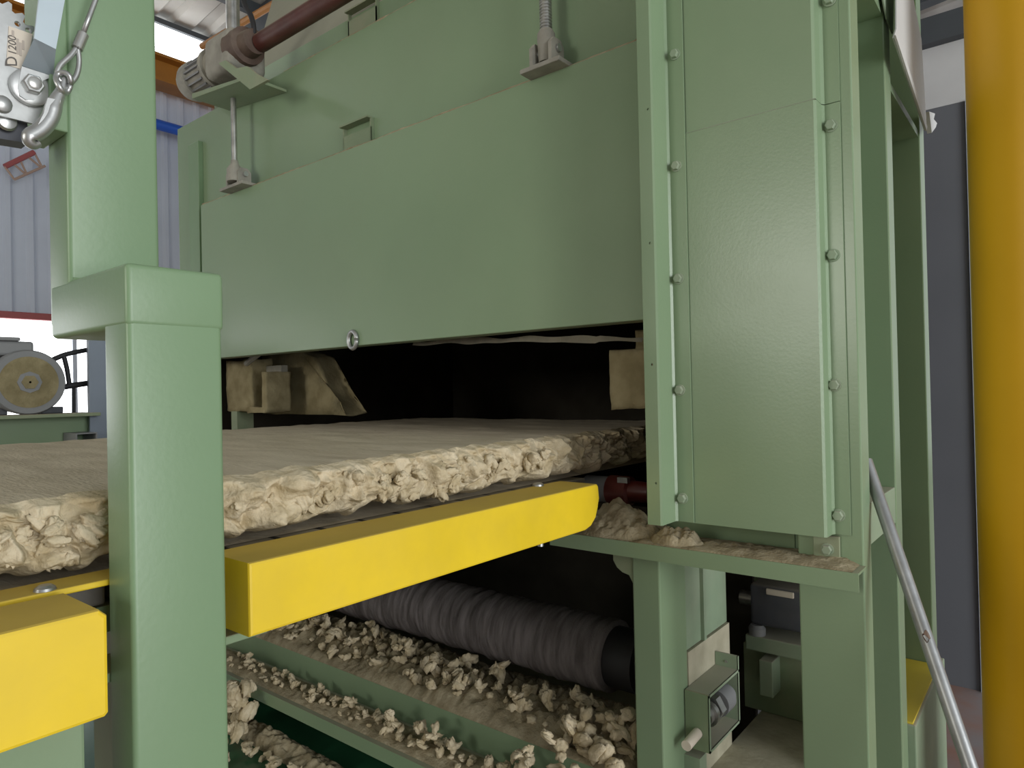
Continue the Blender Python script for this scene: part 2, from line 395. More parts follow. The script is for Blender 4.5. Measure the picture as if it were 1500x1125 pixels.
# shelf under the white hood sheet
p = PX(1330, 203, 'Y', 2.34)
obj('side_shelf', box(B(), -.46, TX-.004, 1.905, 2.345, p.z, p.z+.02), GREEN, M)
obj('top_rail', box(B(), -.46, TX-.003, 1.556, 1.835, PX(1290, 22, 'Y', 1.83).z, PX(1290, 22, 'Y', 1.83).z+.05), GREEN, M)
gs = B(); prism(gs, [PX(x, y, 'X', TX+.004) for x, y in ((1286, -30), (1308, -30), (1306, 50), (1297, 28))], (.003, 0, 0)); obj('gusset', gs, GREENE, M)
# white folded skirt
ws = B(); prism(ws, [PX(x, y, 'X', -.285) for x, y in ((1311, -30), (1331, -30), (1337, 3), (1348, 58), (1356, 192), (1353, 190), (1307, 56), (1311, 42))], (.003, 0, 0))
sk = obj('white_skirt', ws, WHITE, M)
wsf = B(); prism(wsf, [PX(x, y, 'X', -.278) for x, y in ((1309, 52), (1313, 52), (1356, 186), (1355, 192))], (.004, 0, 0)); obj('skirt_fold', wsf, WHITE, sk)
fo = B(); prism(fo, [PX(x, y, 'X', -.29) for x, y in ((1354, 165), (1363, 168), (1361, 176), (1366, 182), (1364, 188), (1358, 196))], (.012, 0, 0)); obj('foam_seal', fo, WHITE, sk)
# sill with yellow plate beyond the second upright
sx = [PX(x, y, 'Z', .55) for x, y in ((1345, 1000), (1365, 1000))]
obj('base_sill', box(B(), -.47, -.295, 1.906, 2.426, 0, .66, .003), GREENE, M)
yp = B(); pts = [PX(1323, 965, 'Y', 2.30), PX(1364, 968, 'X', TX+.028), PX(1341, 1072, 'X', TX+.028), PX(1323, 1070, 'Y', 2.0)]
box(yp, -.46, -.302, 1.91, 2.342, .6605, .666); obj('yellow_plate', yp, YPLATE, M)

# lower legs
leg = obj('lower_leg', box(B(), -.812, -.74, 1.452, 1.592, 0, 1.10, .004), GREEN, M)
g = B(); prism(g, [(-.812, 1.455, 1.10), (-.865, 1.455, 1.10), (-.865, 1.455, 1.078), (-.855, 1.455, 1.062), (-.84, 1.455, 1.052), (-.822, 1.455, 1.048), (-.812, 1.455, 1.03)], (0, .13, 0)); obj('leg_gusset', g, GREEND, leg)
obj('lower_leg', box(B(), -3.10, -3.02, 1.452, 1.592, 0, 1.10, .004), GREEN, M)
obj('lower_side_panel', box(B(), -.80, -.745, 1.592, 1.86, .84, 1.12), GREENE, M)
obj('dusty_lower_panel', box(B(), -.80, -.738, 1.592, 1.86, .44, .838), BEDD, M)
obj('panel_rib', box(B(), -.745, -.735, 1.685, 1.70, .84, 1.12), GREENE, M)
obj('rear_leg', box(B(), -.80, -.40, 2.24, 2.25, .45, 1.10), GREEND, M)
# shelf inside under the cover, dusty
obj('machine_bed', box(B(), -.74, -.45, 1.60, 2.24, .44, .50), BEDD, M)
obj('bed_skirt', box(B(), -.74, -.70, 1.56, 1.60, 0, .60), GREENE, M)
# cross channel carrying the wool waste
ch = B(); box(ch, -3.02, -.812, 1.45, 1.458, .465, .552); box(ch, -3.02, -.812, 1.4585, 1.88, .545, .5515); box(ch, -3.02, -.812, 1.3115, 1.4495, .458, .466); box(ch, -3.02, -.812, 1.305, 1.311, .425, .467)
obj('cross_channel', ch, GREEN, M)

# ---- conveyor bed (slats on a frame)
CV = thing('conveyor', 'slatted conveyor bed carrying the wool mat into the machine', 'conveyor', (-1.7, .6, 0))
obj('bed_frame', box(B(), -2.60, -.995, -.8, 1.48, 1.19, 1.225), GREEN, CV)
sl0 = B(); box(sl0, -2.58, -.992, -.045, .035, 1.228, 1.262, .004); slm = None
for i in range(26):
    yy = -.75+i*.09
    if i == 0:
        for v in sl0.verts: v.co.y += yy
        so = obj('slat', sl0, BELT, CV)
        so0 = so
    else:
        so = so0.copy(); COL.objects.link(so); so.location = (0, i*.09, 0)
for yy in (-.6, .62):
    obj('conveyor_leg', box(B(), -2.55, -2.45, yy, yy+.1, 0, 1.19, .004), GREEN, CV)
    obj('conveyor_leg', box(B(), -1.20, -1.10, yy-.2, yy-.1, 0, 1.19, .004), GREEN, CV)
rail = obj('side_rail', box(B(), -1.0, -.926, -.8, .56, 1.148, 1.160, .002), GREEN, CV)
obj('lower_rail', box(B(), -.95, -.88, -.8, .30, .93, 1.14, .004), GREEN, CV)
bt = B(); tp = PX(792, 800, 'Y', 1.40); tube(bt, (tp.x, 1.40, 1.165), (tp.x, 1.40, 1.10), .008, 10); obj('stud', bt, STEEL, CV, 'auto')

# ================================================================= LIFT GATE
G = thing('lift_gate', 'wide flat green steel gate panel hanging over the mat opening', 'gate', (-1.8, 1.46, 1.66))
gp = B(); box(gp, -2.862, -.70, 1.45, 1.468, 1.659, 2.322, .0015, 1); gate = obj('gate_panel', gp, GREEN, G)
obj('gate_lip', box(B(), -2.862, -.73, 1.468, 1.49, 1.659, 1.664), GREEND, G)
# dust along the top edge
dr = B(); pts = []; rad = []
for i in range(300):
    x = -2.85+i*(2.13/299); pts.append((x, 1.456+.004*noise.noise((x*9, 0, 0)), 2.322+.001)); rad.append(.0035+.003*abs(noise.noise((x*23, 3, 1))))
sweep(dr, pts, rad, 6); dro = obj('dust_line', dr, DUST, G); dro['kind'] = 'stuff'
ep = PX(517, 498, 'Y', 1.445)
er = B(); cpts = [(ep.x+.026*math.cos(t_)*.8, 1.444, ep.z+.028*math.sin(t_)) for t_ in [2*math.pi*k/20 for k in range(21)]]
sweep(er, cpts, .0075, 8); obj('eye_ring', er, STEEL, G, True)
def clevis(cx, zt, wd, parent, name='clevis'):
    r = obj(name, box(B(), cx-wd/2, cx+wd/2, 1.405, 1.475, zt, zt+.012, .002), DUSTY, parent)
    for sx_ in (-1, 1):
        q = B(); xx = cx+sx_*wd*.24
        prism(q, [(xx-.005, 1.412, zt+.012), (xx-.005, 1.468, zt+.012), (xx-.005, 1.468, zt+.06), (xx-.005, 1.455, zt+.075), (xx-.005, 1.425, zt+.075), (xx-.005, 1.412, zt+.06)], (.010, 0, 0)); obj('ear', q, DUSTY, r)
    q = B(); tube(q, (cx-wd*.34, 1.44, zt+.05), (cx+wd*.34, 1.44, zt+.05), .010, 12); obj('pin', q, STEEL, r, 'auto')
    return r
clevis(-1.021, 2.322, .125, G); clevis(-2.535, 2.322, .17, G)

dr = B(); pts = []; rad = []
for i in range(240):
    x = -2.3+i*(1.55/239); pts.append((x, 1.502, 2.741)); rad.append(.002+.004*max(0, noise.noise((x*13, 7, 1))))
sweep(dr, pts, rad, 6); dro = obj('dust_line', dr, DUST, M); dro['kind'] = 'stuff'
# screw spindles
J1 = thing('screw_spindle', 'thin plain lifting rod under the dusty gearbox', 'rod', (-2.527, 1.42, 2.33))
obj('rod', tube(B(), (-2.527, 1.42, 2.37), (-2.527, 1.42, 2.676), .011, 12), ROD, J1, 'auto')
obj('fork_end', lathe(B(), (-2.527, 1.42, 2.345), (0, 0, 1), [(0, .03), (.05, .03), (.07, .016), (.085, .014)], 14), DUSTY, J1, 'auto')
J2 = thing('screw_spindle', 'threaded lifting spindle with clevis above the middle of the gate panel', 'rod', (-1.021, 1.44, 2.34))
pf = []; z = 0
while z < .72:
    pf += [(z, .0135), (z+.002, .0165), (z+.004, .0165), (z+.006, .0135)]; z += .008
obj('threaded_rod', lathe(B(), (-1.021, 1.44, 2.41), (0, 0, 1), pf, 16), ROD, J2)
obj('fork_end', lathe(B(), (-1.021, 1.44, 2.345), (0, 0, 1), [(0, .021), (.06, .024), (.075, .023), (.085, .017)], 18), DUSTY, J2, 'auto')

# gear motor on bracket
GX, GY, GZ = -2.50, 1.42, 2.83
GM = thing('gear_motor', 'dust-caked gear motor on a bracket at the top of the machine', 'motor', (GX, GY, 2.68))
bk = B(); prism(bk, [(GX-.20, 1.34, 2.70), (GX+.22, 1.34, 2.655), (GX+.22, 1.34, 2.665), (GX-.20, 1.34, 2.72)], (0, .158, 0)); obj('bracket', bk, GREEND, GM)
bk = B(); prism(bk, [PX(x, y, 'Y', 1.325) for x, y in ((320, 93), (366, 131), (392, 117), (374, 107), (362, 97), (346, 100), (330, 88))], (0, .012, 0)); obj('bracket_web', bk, GREEND, GM)
obj('gearbox', box(B(), GX-.10, GX+.10, GY-.085, GY+.075, 2.74, 2.90, .03, 4), DUSTY, GM, True)
obj('hub', lathe(B(), (GX+.05, GY-.02, GZ), (1, 0, 0), [(0, .072), (.07, .070), (.075, .05), (.12, .046)], 20), HUBM, GM, 'auto')
obj('adapter_flange', lathe(B(), (GX-.11, GY, GZ+.005), (-1, 0, 0), [(0, .060), (.03, .066), (.032, .078), (.050, .078), (.052, .072), (.07, .070)], 24), DUSTY, GM, 'auto')
mb = lathe(B(), (GX-.16, GY, GZ), (-1, 0, 0), [(0, .064), (.15, .064)], 20); md = obj('motor_body', mb, DUSTY, GM, 'auto')
for k in range(18):
    a_ = 2*math.pi*k/18; q = B()
    c_, s_ = math.cos(a_), math.sin(a_)
    prism(q, [(GX-.17, GY+c_*.062-s_*.003, GZ+s_*.062+c_*.003), (GX-.17, GY+c_*.073-s_*.003, GZ+s_*.073+c_*.003), (GX-.17, GY+c_*.073+s_*.003, GZ+s_*.073-c_*.003), (GX-.17, GY+c_*.062+s_*.003, GZ+s_*.062-c_*.003)], (-.12, 0, 0)); obj('fin', q, GREYM, md)
obj('fan_cover', lathe(B(), (GX-.285, GY, GZ), (-1, 0, 0), [(0, .078), (.05, .078), (.075, .068), (.08, .045)], 24), DUSTY, GM, 'auto')
obj('jack_tube', tube(B(), (GX-.02, GY, 2.88), (GX-.02, GY, 3.6), .026, 16), ROD, GM, 'auto')
tag(obj('drive_shaft', tube(B(), (GX+.175, GY, GZ), (-1.06, GY, GZ), .034, 16), MAROON, None, 'auto'), 'dark red drive shaft running from the gear motor along the machine', 'shaft')
cp = [PX(x, y, 'Y', 1.40) for x, y in ((352, -30), (358, 5), (367, 22), (371, 36), (372, 50))]
tag(obj('power_cable', sweep(B(), spline(cp), .010, 8), BLACK, None, True), 'black power cable hanging down to the dark red shaft', 'cable')

# torn film under the gate
fb = B(); up_, dn = [], []
for i in range(60):
    px = 606+i*(942-606)/59; f = i/59
    y_ = 503-6*math.sin(f*2.6)+3*noise.noise((f*9, 0, 0)) + (-2 if f > .8 else 0)
    p = PX(px, y_, 'Y', 1.53+.02*math.sin(f*7)); h = .006+.006*noise.noise((f*6, 2, 0))+.010*f*(1-f)
    up_.append(fb.verts.new(p+Vector((0, 0, h)))); dn.append(fb.verts.new(p+Vector((0, -.006, -h))))
for i in range(59): fb.faces.new((up_[i], up_[i+1], dn[i+1], dn[i]))
r_ = bmesh.ops.solidify(fb, geom=fb.faces[:], thickness=.0012)
tag(obj('torn_film', fb, FILM, None, True), 'torn pale film strip sagging below the gate edge', 'film')

# ---- inside of the opening
def rough_box(x0, x1, y0, y1, z0, z1, amp, sc=12, cuts=10, seed=0):
    bm = B(); box(bm, x0, x1, y0, y1, z0, z1)
    bmesh.ops.subdivide_edges(bm, edges=bm.edges[:], cuts=cuts, use_grid_fill=True)
    c = Vector(((x0+x1)/2, (y0+y1)/2, (z0+z1)/2))
    for v in bm.verts:
        n_ = noise.noise_vector(v.co*sc+Vector((seed, 0, 0)))+.5*noise.noise_vector(v.co*sc*2.7)
        v.co += n_*amp
    return bm
bb = thing('bearing_block', 'tan dust-caked bearing block inside opening beside the bolted cover strip', 'bearing', (-.89, 1.66, 1.44))
obj('block', rough_box(-.948, -.76, 1.60, 1.72, 1.443, 1.60, .006), TAN, bb, True)
obj('neck', rough_box(-.875, -.76, 1.61, 1.70, 1.59, 1.65, .006, seed=4), TAN, bb, True)
pb = thing('bearing_block', 'dusty bearing housing with open pocket inside the far end of opening', 'bearing', (-2.78, 1.66, 1.42))
obj('housing', rough_box(-2.99, -2.77, 1.62, 1.72, 1.43, 1.66, .008, seed=2), TAN, pb, True)
obj('cheek', rough_box(-2.66, -2.63, 1.60, 1.72, 1.43, 1.60, .004, seed=3), TAN, pb, True)
obj('pocket_back', box(B(), -2.78, -2.65, 1.69, 1.72, 1.44, 1.63), DUSTY, pb)
obj('pocket_sill', rough_box(-2.78, -2.64, 1.60, 1.70, 1.425, 1.45, .004, seed=5), TAN, pb, True)
obj('stem', box(B(), -2.95, -2.90, 1.62, 1.70, 1.12, 1.43), GREEND, pb)
obj('stay', tube(B(), (-2.78, 1.60, 1.64), (-2.58, 1.58, 1.70), .012, 8), DUSTY, pb)
cw = B(); prism(cw, [(-2.98, 1.80, 1.41), (-2.34, 1.80, 1.41), (-2.42, 1.80, 1.47), (-2.49, 1.80, 1.55), (-2.56, 1.80, 1.66), (-2.68, 1.80, 1.70), (-2.98, 1.80, 1.70)], (0, .1, 0))
bmesh.ops.triangulate(cw, faces=cw.faces[:]); bmesh.ops.subdivide_edges(cw, edges=cw.edges[:], cuts=5, use_grid_fill=True)
for v in cw.verts: v.co += noise.noise_vector(v.co*14)*.010
obj('caked_dust', cw, TAN, pb, True)
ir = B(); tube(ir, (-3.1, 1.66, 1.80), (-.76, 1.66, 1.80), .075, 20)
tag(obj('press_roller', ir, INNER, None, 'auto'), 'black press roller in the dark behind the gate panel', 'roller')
tag(obj('cross_bar', box(B(), -3.1, -.76, 1.535, 1.568, 1.665, 1.70, .003), MAROON), 'dark maroon cross bar inside the opening above the bearing blocks', 'bar')
# maroon roller end with collar, next to the mat edge
re_ = thing('belt_roller', 'dark maroon roller end with grey collar beside the mat edge', 'roller', (-1.0, 1.62, 1.2))
obj('drum', tube(B(), (-2.5, 1.62, 1.222), (-1.0, 1.62, 1.222), .032, 16), BLACK, re_, 'auto')
obj('collar', tube(B(), (-1.04, 1.62, 1.222), (-.965, 1.62, 1.222), .036, 20), GREYM, re_, 'auto')
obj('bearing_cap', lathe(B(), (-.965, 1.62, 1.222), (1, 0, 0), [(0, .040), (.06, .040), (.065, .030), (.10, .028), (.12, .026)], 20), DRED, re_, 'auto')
obj('tag_plate', box(B(), -.925, -.895, 1.585, 1.60, 1.248, 1.262), STEEL, re_)

# ================================================================= GUARD BEAMS
def guard(name, label, x0, x1, y0, y1, z0, z1, nose):
    t = thing(name, label, 'guard beam', ((x0+x1)/2, (y0+y1)/2, z0))
    q = B(); r = .004; prof = []
    if nose:
        prof = [(y0, z0), (y1-.06, z0), (y1-.035, z0+.006), (y1-.014, z0+.022), (y1-.003, z0+.045), (y1, z0+.065), (y1, z1-.006), (y1-.006, z1), (y0, z1)]
    else: prof = [(y0, z0), (y1-.004, z0), (y1, z0+.004), (y1, z1-.008), (y1-.008, z1), (y0, z1)]
    prism(q, [(x0, y, z) for y, z in prof], (x1-x0, 0, 0))
    es = [e for e in q.edges if abs(e.verts[0].co.x-e.verts[1].co.x) < 1e-6 and e.verts[0].co.x > x1-1e-5]
    bmesh.ops.bevel(q, geom=es, offset=r, segments=2, profile=.5, affect='EDGES')
    obj('beam', q, YELLOW, t); return t
gr = guard('guard_beam', 'yellow steel guard beam with curved nose ending at the machine opening', -.957, -.85, .488, 1.371, 1.177, 1.276, True)
p = PX(788, 711, 'Z', 1.277)
obj('bolt_head', lathe(B(), (p.x, p.y, 1.276), (0, 0, 1), [(0, .014), (.004, .013), (.007, .008)], 14), STEEL, gr, 'auto')
gl = guard('guard_beam', 'yellow steel guard beam with square end stopping before the green post', -.905, -.80, -.75, .296, 1.161, 1.276, False)
obj('inner_strip', box(B(), -.985, -.927, -.75, .47, 1.268, 1.276, .002), YELLOW, gl)
p = PX(66, 863, 'Z', 1.277)
obj('bolt_head', lathe(B(), (p.x, p.y, 1.276), (0, 0, 1), [(0, .012), (.003, .011), (.006, .007)], 14), STEEL, gl, 'auto')

# ================================================================= FRAME POST
D = .85
FP = thing('frame_post', 'cranked green box section frame post standing between the yellow beams', 'post', (-.9, .4, 0))
def col(x0, x1, y0, y1, z0, z1): return box(B(), x0, x1, y0, y1, z0, z1, .007, 4)
obj('lower_post', col(-.921, -D-.0012, .341, .4575, 0, 1.60), GREEN2, FP, 'auto')
obj('offset_block', col(-1.10, -D, .34, .46, 1.585, 1.66), GREEN2, FP, 'auto')
obj('upper_post', col(-1.105, -1.03, .3405, .4595, 1.60, 2.9), GREEN2, FP, 'auto')
wd = B(); sweep(wd, [(-1.03, .345, 1.660), (-1.03, .455, 1.660)], .004, 8); obj('weld_bead', wd, GREEN2, FP, True)
obj('winch_plate', box(B(), -1.115, -1.022, .318, .34, 1.855, 2.5, .002), GREEN2, FP)

# ================================================================= HAND WINCH
WXp = -1.035
W = thing('hand_winch', 'galvanised ratchet hand winch bolted to the green post', 'winch', PX(20, 170, 'X', WXp))
def pxp(lst, X): return [PX(x, y, 'X', X) for x, y in lst]
q = B(); prism(q, pxp([(-70, 20), (0, 30), (22, 40), (50, 55), (78, 92), (80, 120), (52, 182), (0, 169), (-70, 152)], WXp), (-.004, 0, 0)); sp_ = obj('side_plate', q, STEEL, W)
q = B(); prism(q, pxp([(-70, 150), (0, 166), (40, 178), (42, 210), (0, 203), (-70, 190)], WXp-.02), (-.03, 0, 0)); obj('foot_bracket', q, DARKM, W)
# gear wheel with teeth
gc = PX(-22, 60, 'X', WXp-.012); q = B(); pts = []
for k in range(96):
    a_ = 2*math.pi*k/96; R_ = .066 if (k % 4) in (1, 2) else .058
    pts.append(gc+Vector((0, math.cos(a_)*R_, math.sin(a_)*R_)))
prism(q, pts, (-.006, 0, 0)); gw = obj('gear_wheel', q, STEEL, W)
cut(sp_, prism(B(), pxp([(-20, 0), (0, 8), (12, 20), (19, 34), (14, 36), (4, 24), (-6, 14), (-20, 8)], WXp+.004), (-.012, 0, 0)))
for (x, y) in ((30, 30), (46, 40)): 
    c = PX(x, y, 'X', WXp); cut(gw, lathe(B(), c, (1, 0, 0), [(-.03, .0035), (.01, .0035)], 12))
# handle: upper bluish bar and lower cranked part
q = B(); prism(q, pxp([(60, -40), (98, -40), (95, 0), (82, 72), (50, 56), (57, 0)], WXp+.03), (-.004, 0, 0)); hb = obj('crank_handle', q, STEELB, W)
q = B(); a_ = pxp([(50, 56), (82, 72)], WXp+.03); b_ = pxp([(32, 96), (78, 112)], WXp+.012)
q.faces.new([q.verts.new(v) for v in (a_[0], a_[1], b_[1], b_[0])]); bmesh.ops.solidify(q, geom=q.faces[:], thickness=.004); obj('crank_bend', q, STEELB, hb)
q = B(); prism(q, pxp([(32, 97), (78, 112), (63, 118), (60, 138), (50, 146), (38, 146), (29, 140), (26, 128)], WXp+.012), (-.004, 0, 0)); obj('crank_foot', q, STEEL, hb)
c = PX(43, 130, 'X', WXp+.001); obj('hub_boss', lathe(B(), c, (1, 0, 0), [(0, .023), (.008, .023), (.010, .019)], 24), STEEL, W, 'auto')
c = PX(47, 125, 'X', WXp+.012); nb = obj('nut', hexa(B(), c, (1, 0, 0), .0125, .009), STEEL, W)
obj('stud_end', lathe(B(), c+Vector((.008, 0, 0)), (1, 0, 0), [(0, .0078), (.004, .0078), (.005, .006)], 18), ROD, nb, 'auto')
c = PX(3, 153, 'X', WXp+.001); obj('rivet', lathe(B(), c, (1, 0, 0), [(0, .011), (.005, .010), (.008, .005)], 16), STEEL, W, 'auto')
c = PX(10, 178, 'X', WXp-.012); obj('rivet', lathe(B(), c, (1, 0, 0), [(0, .012), (.004, .010), (.006, .004)], 16), STEEL, W, 'auto')
# label with print
q = B(); prism(q, pxp([(13, 38), (48, 50), (44, 70), (30, 101), (11, 95), (10, 84)], WXp+.0012), (-.0012, 0, 0)); lb = obj('rating_label', q, LABEL, W)
def text(s, px, py, size, m, parent, shear=0, sx=1):
    cu = bpy.data.curves.new('t', 'FONT'); cu.body = s; cu.size = size; cu.align_x = 'CENTER'; cu.align_y = 'CENTER'; cu.extrude = .0002; cu.shear = shear; cu.resolution_u = 3
    o = bpy.data.objects.new('t', cu); COL.objects.link(o); bpy.context.view_layer.update()
    me = bpy.data.meshes.new_from_object(o.evaluated_get(bpy.context.evaluated_depsgraph_get()))
    bpy.data.objects.remove(o)
    # text x runs up (+z), text up runs towards -y on the +x facing plate
    c = PX(px, py, 'X', WXp+.0016) - wloc(parent)
    for v in me.vertices:
        x, y, z = v.co; x *= sx
        v.co = (c.x+z, c.y-y+.0*x, c.z+x)
    me.materials.clear(); me.materials.append(m)
    k = bpy.data.objects.new('lettering', me); COL.objects.link(k); k.parent = parent; return k
text('1200', 18.5, 66, .0125, INK, lb)
text('D', 17.5, 88, .018, INK, lb, shear=-.3)
for (x, y, h) in ((26, 68, .020), (30, 72, .017), (34, 66, .012), (19, 49, .008)):
    c = PX(x, y, 'X', WXp+.0016); obj('printed_line', box(B(), c.x-.0003, c.x+.0002, c.y-.0013, c.y+.0013, c.z-h/2, c.z+h/2), INKF, lb)
# hook and cable thimble
HK = thing('cable_hook', 'galvanised safety hook on a wire rope at the winch corner', 'hook', PX(60, 200, 'X', -1.0))
hp = [PX(x, y, 'X', -1.0) for x, y in ((95, 113), (92, 125), (88, 136), (82, 148), (78, 160), (74, 172), (66, 184), (56, 193), (46, 199), (44, 207), (50, 212), (58, 210))]
obj('hook_body', sweep(B(), spline(hp, 6), [r_ for r_ in [.0035+.0065*min(1, i/24) if i < 50 else max(.004, .010-(i-50)*.0004) for i in range(67)]], 14), STEEL, HK, True)
ey = PX(93, 121, 'X', -.995); q = B(); sweep(q, [ey+Vector((.004*math.sin(t_*2), math.cos(t_)*.008, math.sin(t_)*.013)) for t_ in [2*math.pi*k/18 for k in range(19)]], .0035, 8); obj('hook_eye', q, STEEL, HK, True)
q = B(); prism(q, pxp([(70, 143), (89, 147), (87, 158), (76, 175), (58, 190), (54, 186), (64, 166)], -.992), (-.004, 0, 0)); obj('safety_latch', q, STEEL, HK)
WR = thing('wire_rope', 'grey wire rope with thimble loop and pressed ferrule beside the post', 'rope', PX(90, 120, 'X', -.99))
obj('rope', sweep(B(), [PX(x, y, 'X', -1.0) for x, y in ((152, -40), (140, 0), (131, 24), (122, 48))], .0033, 10), STEEL, WR, True)
f0, f1 = PX(122, 50, 'X', -1.0), PX(113, 71, 'X', -1.0); obj('ferrule', tube(B(), f0, f1, .0068, 14), ROD, WR, 'auto')
lp = [PX(x, y, 'X', -1.0) for x, y in ((112, 70), (103, 82), (90, 94), (84, 106), (86, 116), (95, 122), (105, 120), (113, 108), (116, 90), (114, 71))]
obj('thimble_loop', sweep(B(), spline(lp, 5), .0034, 8), STEEL, WR, True)

# ================================================================= WOOL MAT
def fold(p):
    q = p + .016*noise.noise_vector(p*16) + .010*noise.noise_vector(p*40+Vector((3, 1, 2)))
    d1 = noise.voronoi(q*18)[0]; d2 = noise.voronoi(q*55+Vector((9, 0, 0)))[0]
    a = 1-min(1, d1[0]*1.2); b = 1-min(1, d2[0]*1.15)
    rd = 1-abs(noise.noise(q*34)); rd2 = 1-abs(noise.noise(q*75))
    return .047*a + .010*b + .011*(rd*rd-.5) + .005*(rd2*rd2-.5) + .016*noise.noise(p*7) - .018
MT = thing('mineral_wool_mat', 'thick cream mineral wool mat with ragged lumpy edge on the conveyor', 'mat', (-1.7, .8, 1.262))
XN, XF = -1.002, -2.36
def ztop(y): return 1.372 + .006*min(1, max(0, (y-.2)/1.2))
tb = B(); ny, nx = 240, 60; rows = []
for i in range(ny+1):
    y = -.75+i*(2.25+.75)/ny; rw = []
    for j in range(nx+1):
        f = j/nx; x = XN-.022+(XF-XN)*f
        z = ztop(y) + .0035*noise.noise((x*5, y*9, 0)) + .002*noise.noise((x*25, y*25, 3))
        if j == 0: z -= .004
        if j == nx: z -= .02
        rw.append(tb.verts.new((x, y, z)))
    rows.append(rw)
for a, b in zip(rows, rows[1:]):
    for j in range(nx): tb.faces.new((a[j], a[j+1], b[j+1], b[j]))
# far side and ends
bot = [tb.verts.new((XF, -.75, 1.264)), tb.verts.new((XF, 2.25, 1.264)), tb.verts.new((XN-.03, 2.25, 1.264)), tb.verts.new((XN-.03, -.75, 1.264))]
tb.faces.new([r[-1] for r in rows]+[bot[1], bot[0]]); tb.faces.new(rows[-1]+[bot[1], bot[2]][::1]); tb.faces.new(rows[0][::-1]+[bot[3], bot[0]][::1]); tb.faces.new(bot)
obj('mat_body', tb, WOOLT, MT, True)
sb = B(); ny, nz = 880, 60; rows = []
for i in range(ny+1):
    y = -.35+i*(1.95+.35)/ny; rw = []
    zt_ = ztop(y)+.0015+.002*noise.noise((y*30, 1, 0)); zb_ = 1.280+.022*noise.noise((y*11, 5, 0))+.012*noise.noise((y*33, 9, 0))
    for j in range(nz+1):
        f = j/nz; p = Vector((XN, y, zt_+(zb_-zt_)*f))
        prof = math.sin(math.pi*min(1, max(0, f*.90+.08)))**.5
        dd = fold(p)*(.35+.85*prof) + .014*prof - .012
        tuck = 0 if f < .85 else (f-.85)/.15
        xx = XN+dd-.035*tuck**2
        if f < .08:
            k_ = 1-f/.08; xx = xx*(1-k_)+(XN-.024)*k_
        rw.append(sb.verts.new((xx, y+.008*noise.noise(p*30), p.z+.010*noise.noise(p*26+Vector((7, 0, 0)))*prof)))
    rows.append(rw)
for a, b in zip(rows, rows[1:]):
    for j in range(nz): sb.faces.new((a[j], a[j+1], b[j+1], b[j]))
obj('ragged_edge', sb, WOOL, MT, True)

# ================================================================= LOOSE WOOL
def clump_mesh(seed, lobes=4, sub=3):
    bm = B(); rnd = random.Random(seed)
    for l in range(lobes):
        r = bmesh.ops.create_icosphere(bm, subdivisions=sub, radius=1)
        sc = Vector((rnd.uniform(.35, .75), rnd.uniform(.22, .42), rnd.uniform(.20, .36)))
        rot = Matrix.Rotation(rnd.uniform(0, 6.28), 3, 'Z') @ Matrix.Rotation(rnd.uniform(-1.0, 1.0), 3, 'Y') @ Matrix.Rotation(rnd.uniform(-1, 1), 3, 'X')
        off = Vector((rnd.uniform(-.5, .5), rnd.uniform(-.5, .5), rnd.uniform(-.1, .4))) if l else Vector()
        bend = rnd.uniform(-.7, .7)
        for v in r['verts']:
            d_ = v.co.copy(); n_ = 1+.40*noise.noise(d_*1.7+Vector((seed, l*5, 0)))+.20*noise.noise(d_*3.6+Vector((seed*3, l, 4)))+.06*noise.noise(d_*9)
            c_ = Vector((d_.x*sc.x, d_.y*sc.y, d_.z*sc.z))*n_
            c_.z += bend*c_.x*c_.x; c_.y += .5*bend*c_.x*c_.x
            v.co = rot @ c_ + off
    zmin = min(v.co.z for v in bm.verts)
    for v in bm.verts: v.co.z -= zmin+.06
    for f in bm.faces: f.smooth = True
    me = bpy.data.meshes.new('wool_clump'); bm.to_mesh(me); bm.free(); me.materials.append(WOOL); return me
CM = [clump_mesh(i+1, lobes=(1, 2, 4, 6, 5, 7, 3, 2)[i], sub=3) for i in range(8)]
def clump(x, y, z, s, label, group, which=None):
    o = bpy.data.objects.new('wool_clump', random.choice(CM) if which is None else CM[which]); COL.objects.link(o)
    o.location = (x, y, z); o.rotation_euler = (random.uniform(-.4, .4), random.uniform(-.4, .4), random.uniform(0, 6.28))
    o.scale = (s*random.uniform(.8, 1.2), s*random.uniform(.8, 1.2), s*random.uniform(.75, 1.15))
    return tag(o, label, 'wool', group)
def crumb(p, h):
    d_ = noise.voronoi((p+.02*noise.noise_vector(p*20))*26)[0][0]
    return max(0, h*(.30+.6*noise.noise(p*5.5)+.75*(1-d_)+.35*(1-noise.voronoi(p*60)[0][0])))
def bed(yc, z0, wy, h, seed):
    """height of a crumb bed under a point"""
    return lambda x, y: z0+(math.sin(math.pi*min(1, max(0, (y-yc)/wy+.5)))**.7*crumb(Vector((x, y, seed)), h) if abs(y-yc) < wy/2 else 0)
def settle(spots, base, k, lab, grp, kinds=None):
    """drop clumps one by one so that each rests on the bed or on those below it"""
    done = []
    for x, y, s_ in spots:
        z = base(x, y)
        for a, b, c, t_ in done:
            r2 = (k*(s_+t_))**2-(x-a)**2-(y-b)**2
            if r2 > 0: z = max(z, c+.8*math.sqrt(r2))
        done.append((x, y, z, s_)); clump(x, y, z, s_, lab, grp, random.choice(kinds) if kinds else None)
def scatter(n, fx, fy, s0, s1, k, tries=60):
    """spots kept apart where there is room"""
    out = []
    for i in range(n):
        s_ = random.uniform(s0, s1)
        for t_ in range(tries):
            x, y = fx(), fy()
            if all((x-a)**2+(y-b)**2 > (k*(s_+c))**2 for a, b, c in out): break
        out.append((x, y, s_))
    return out
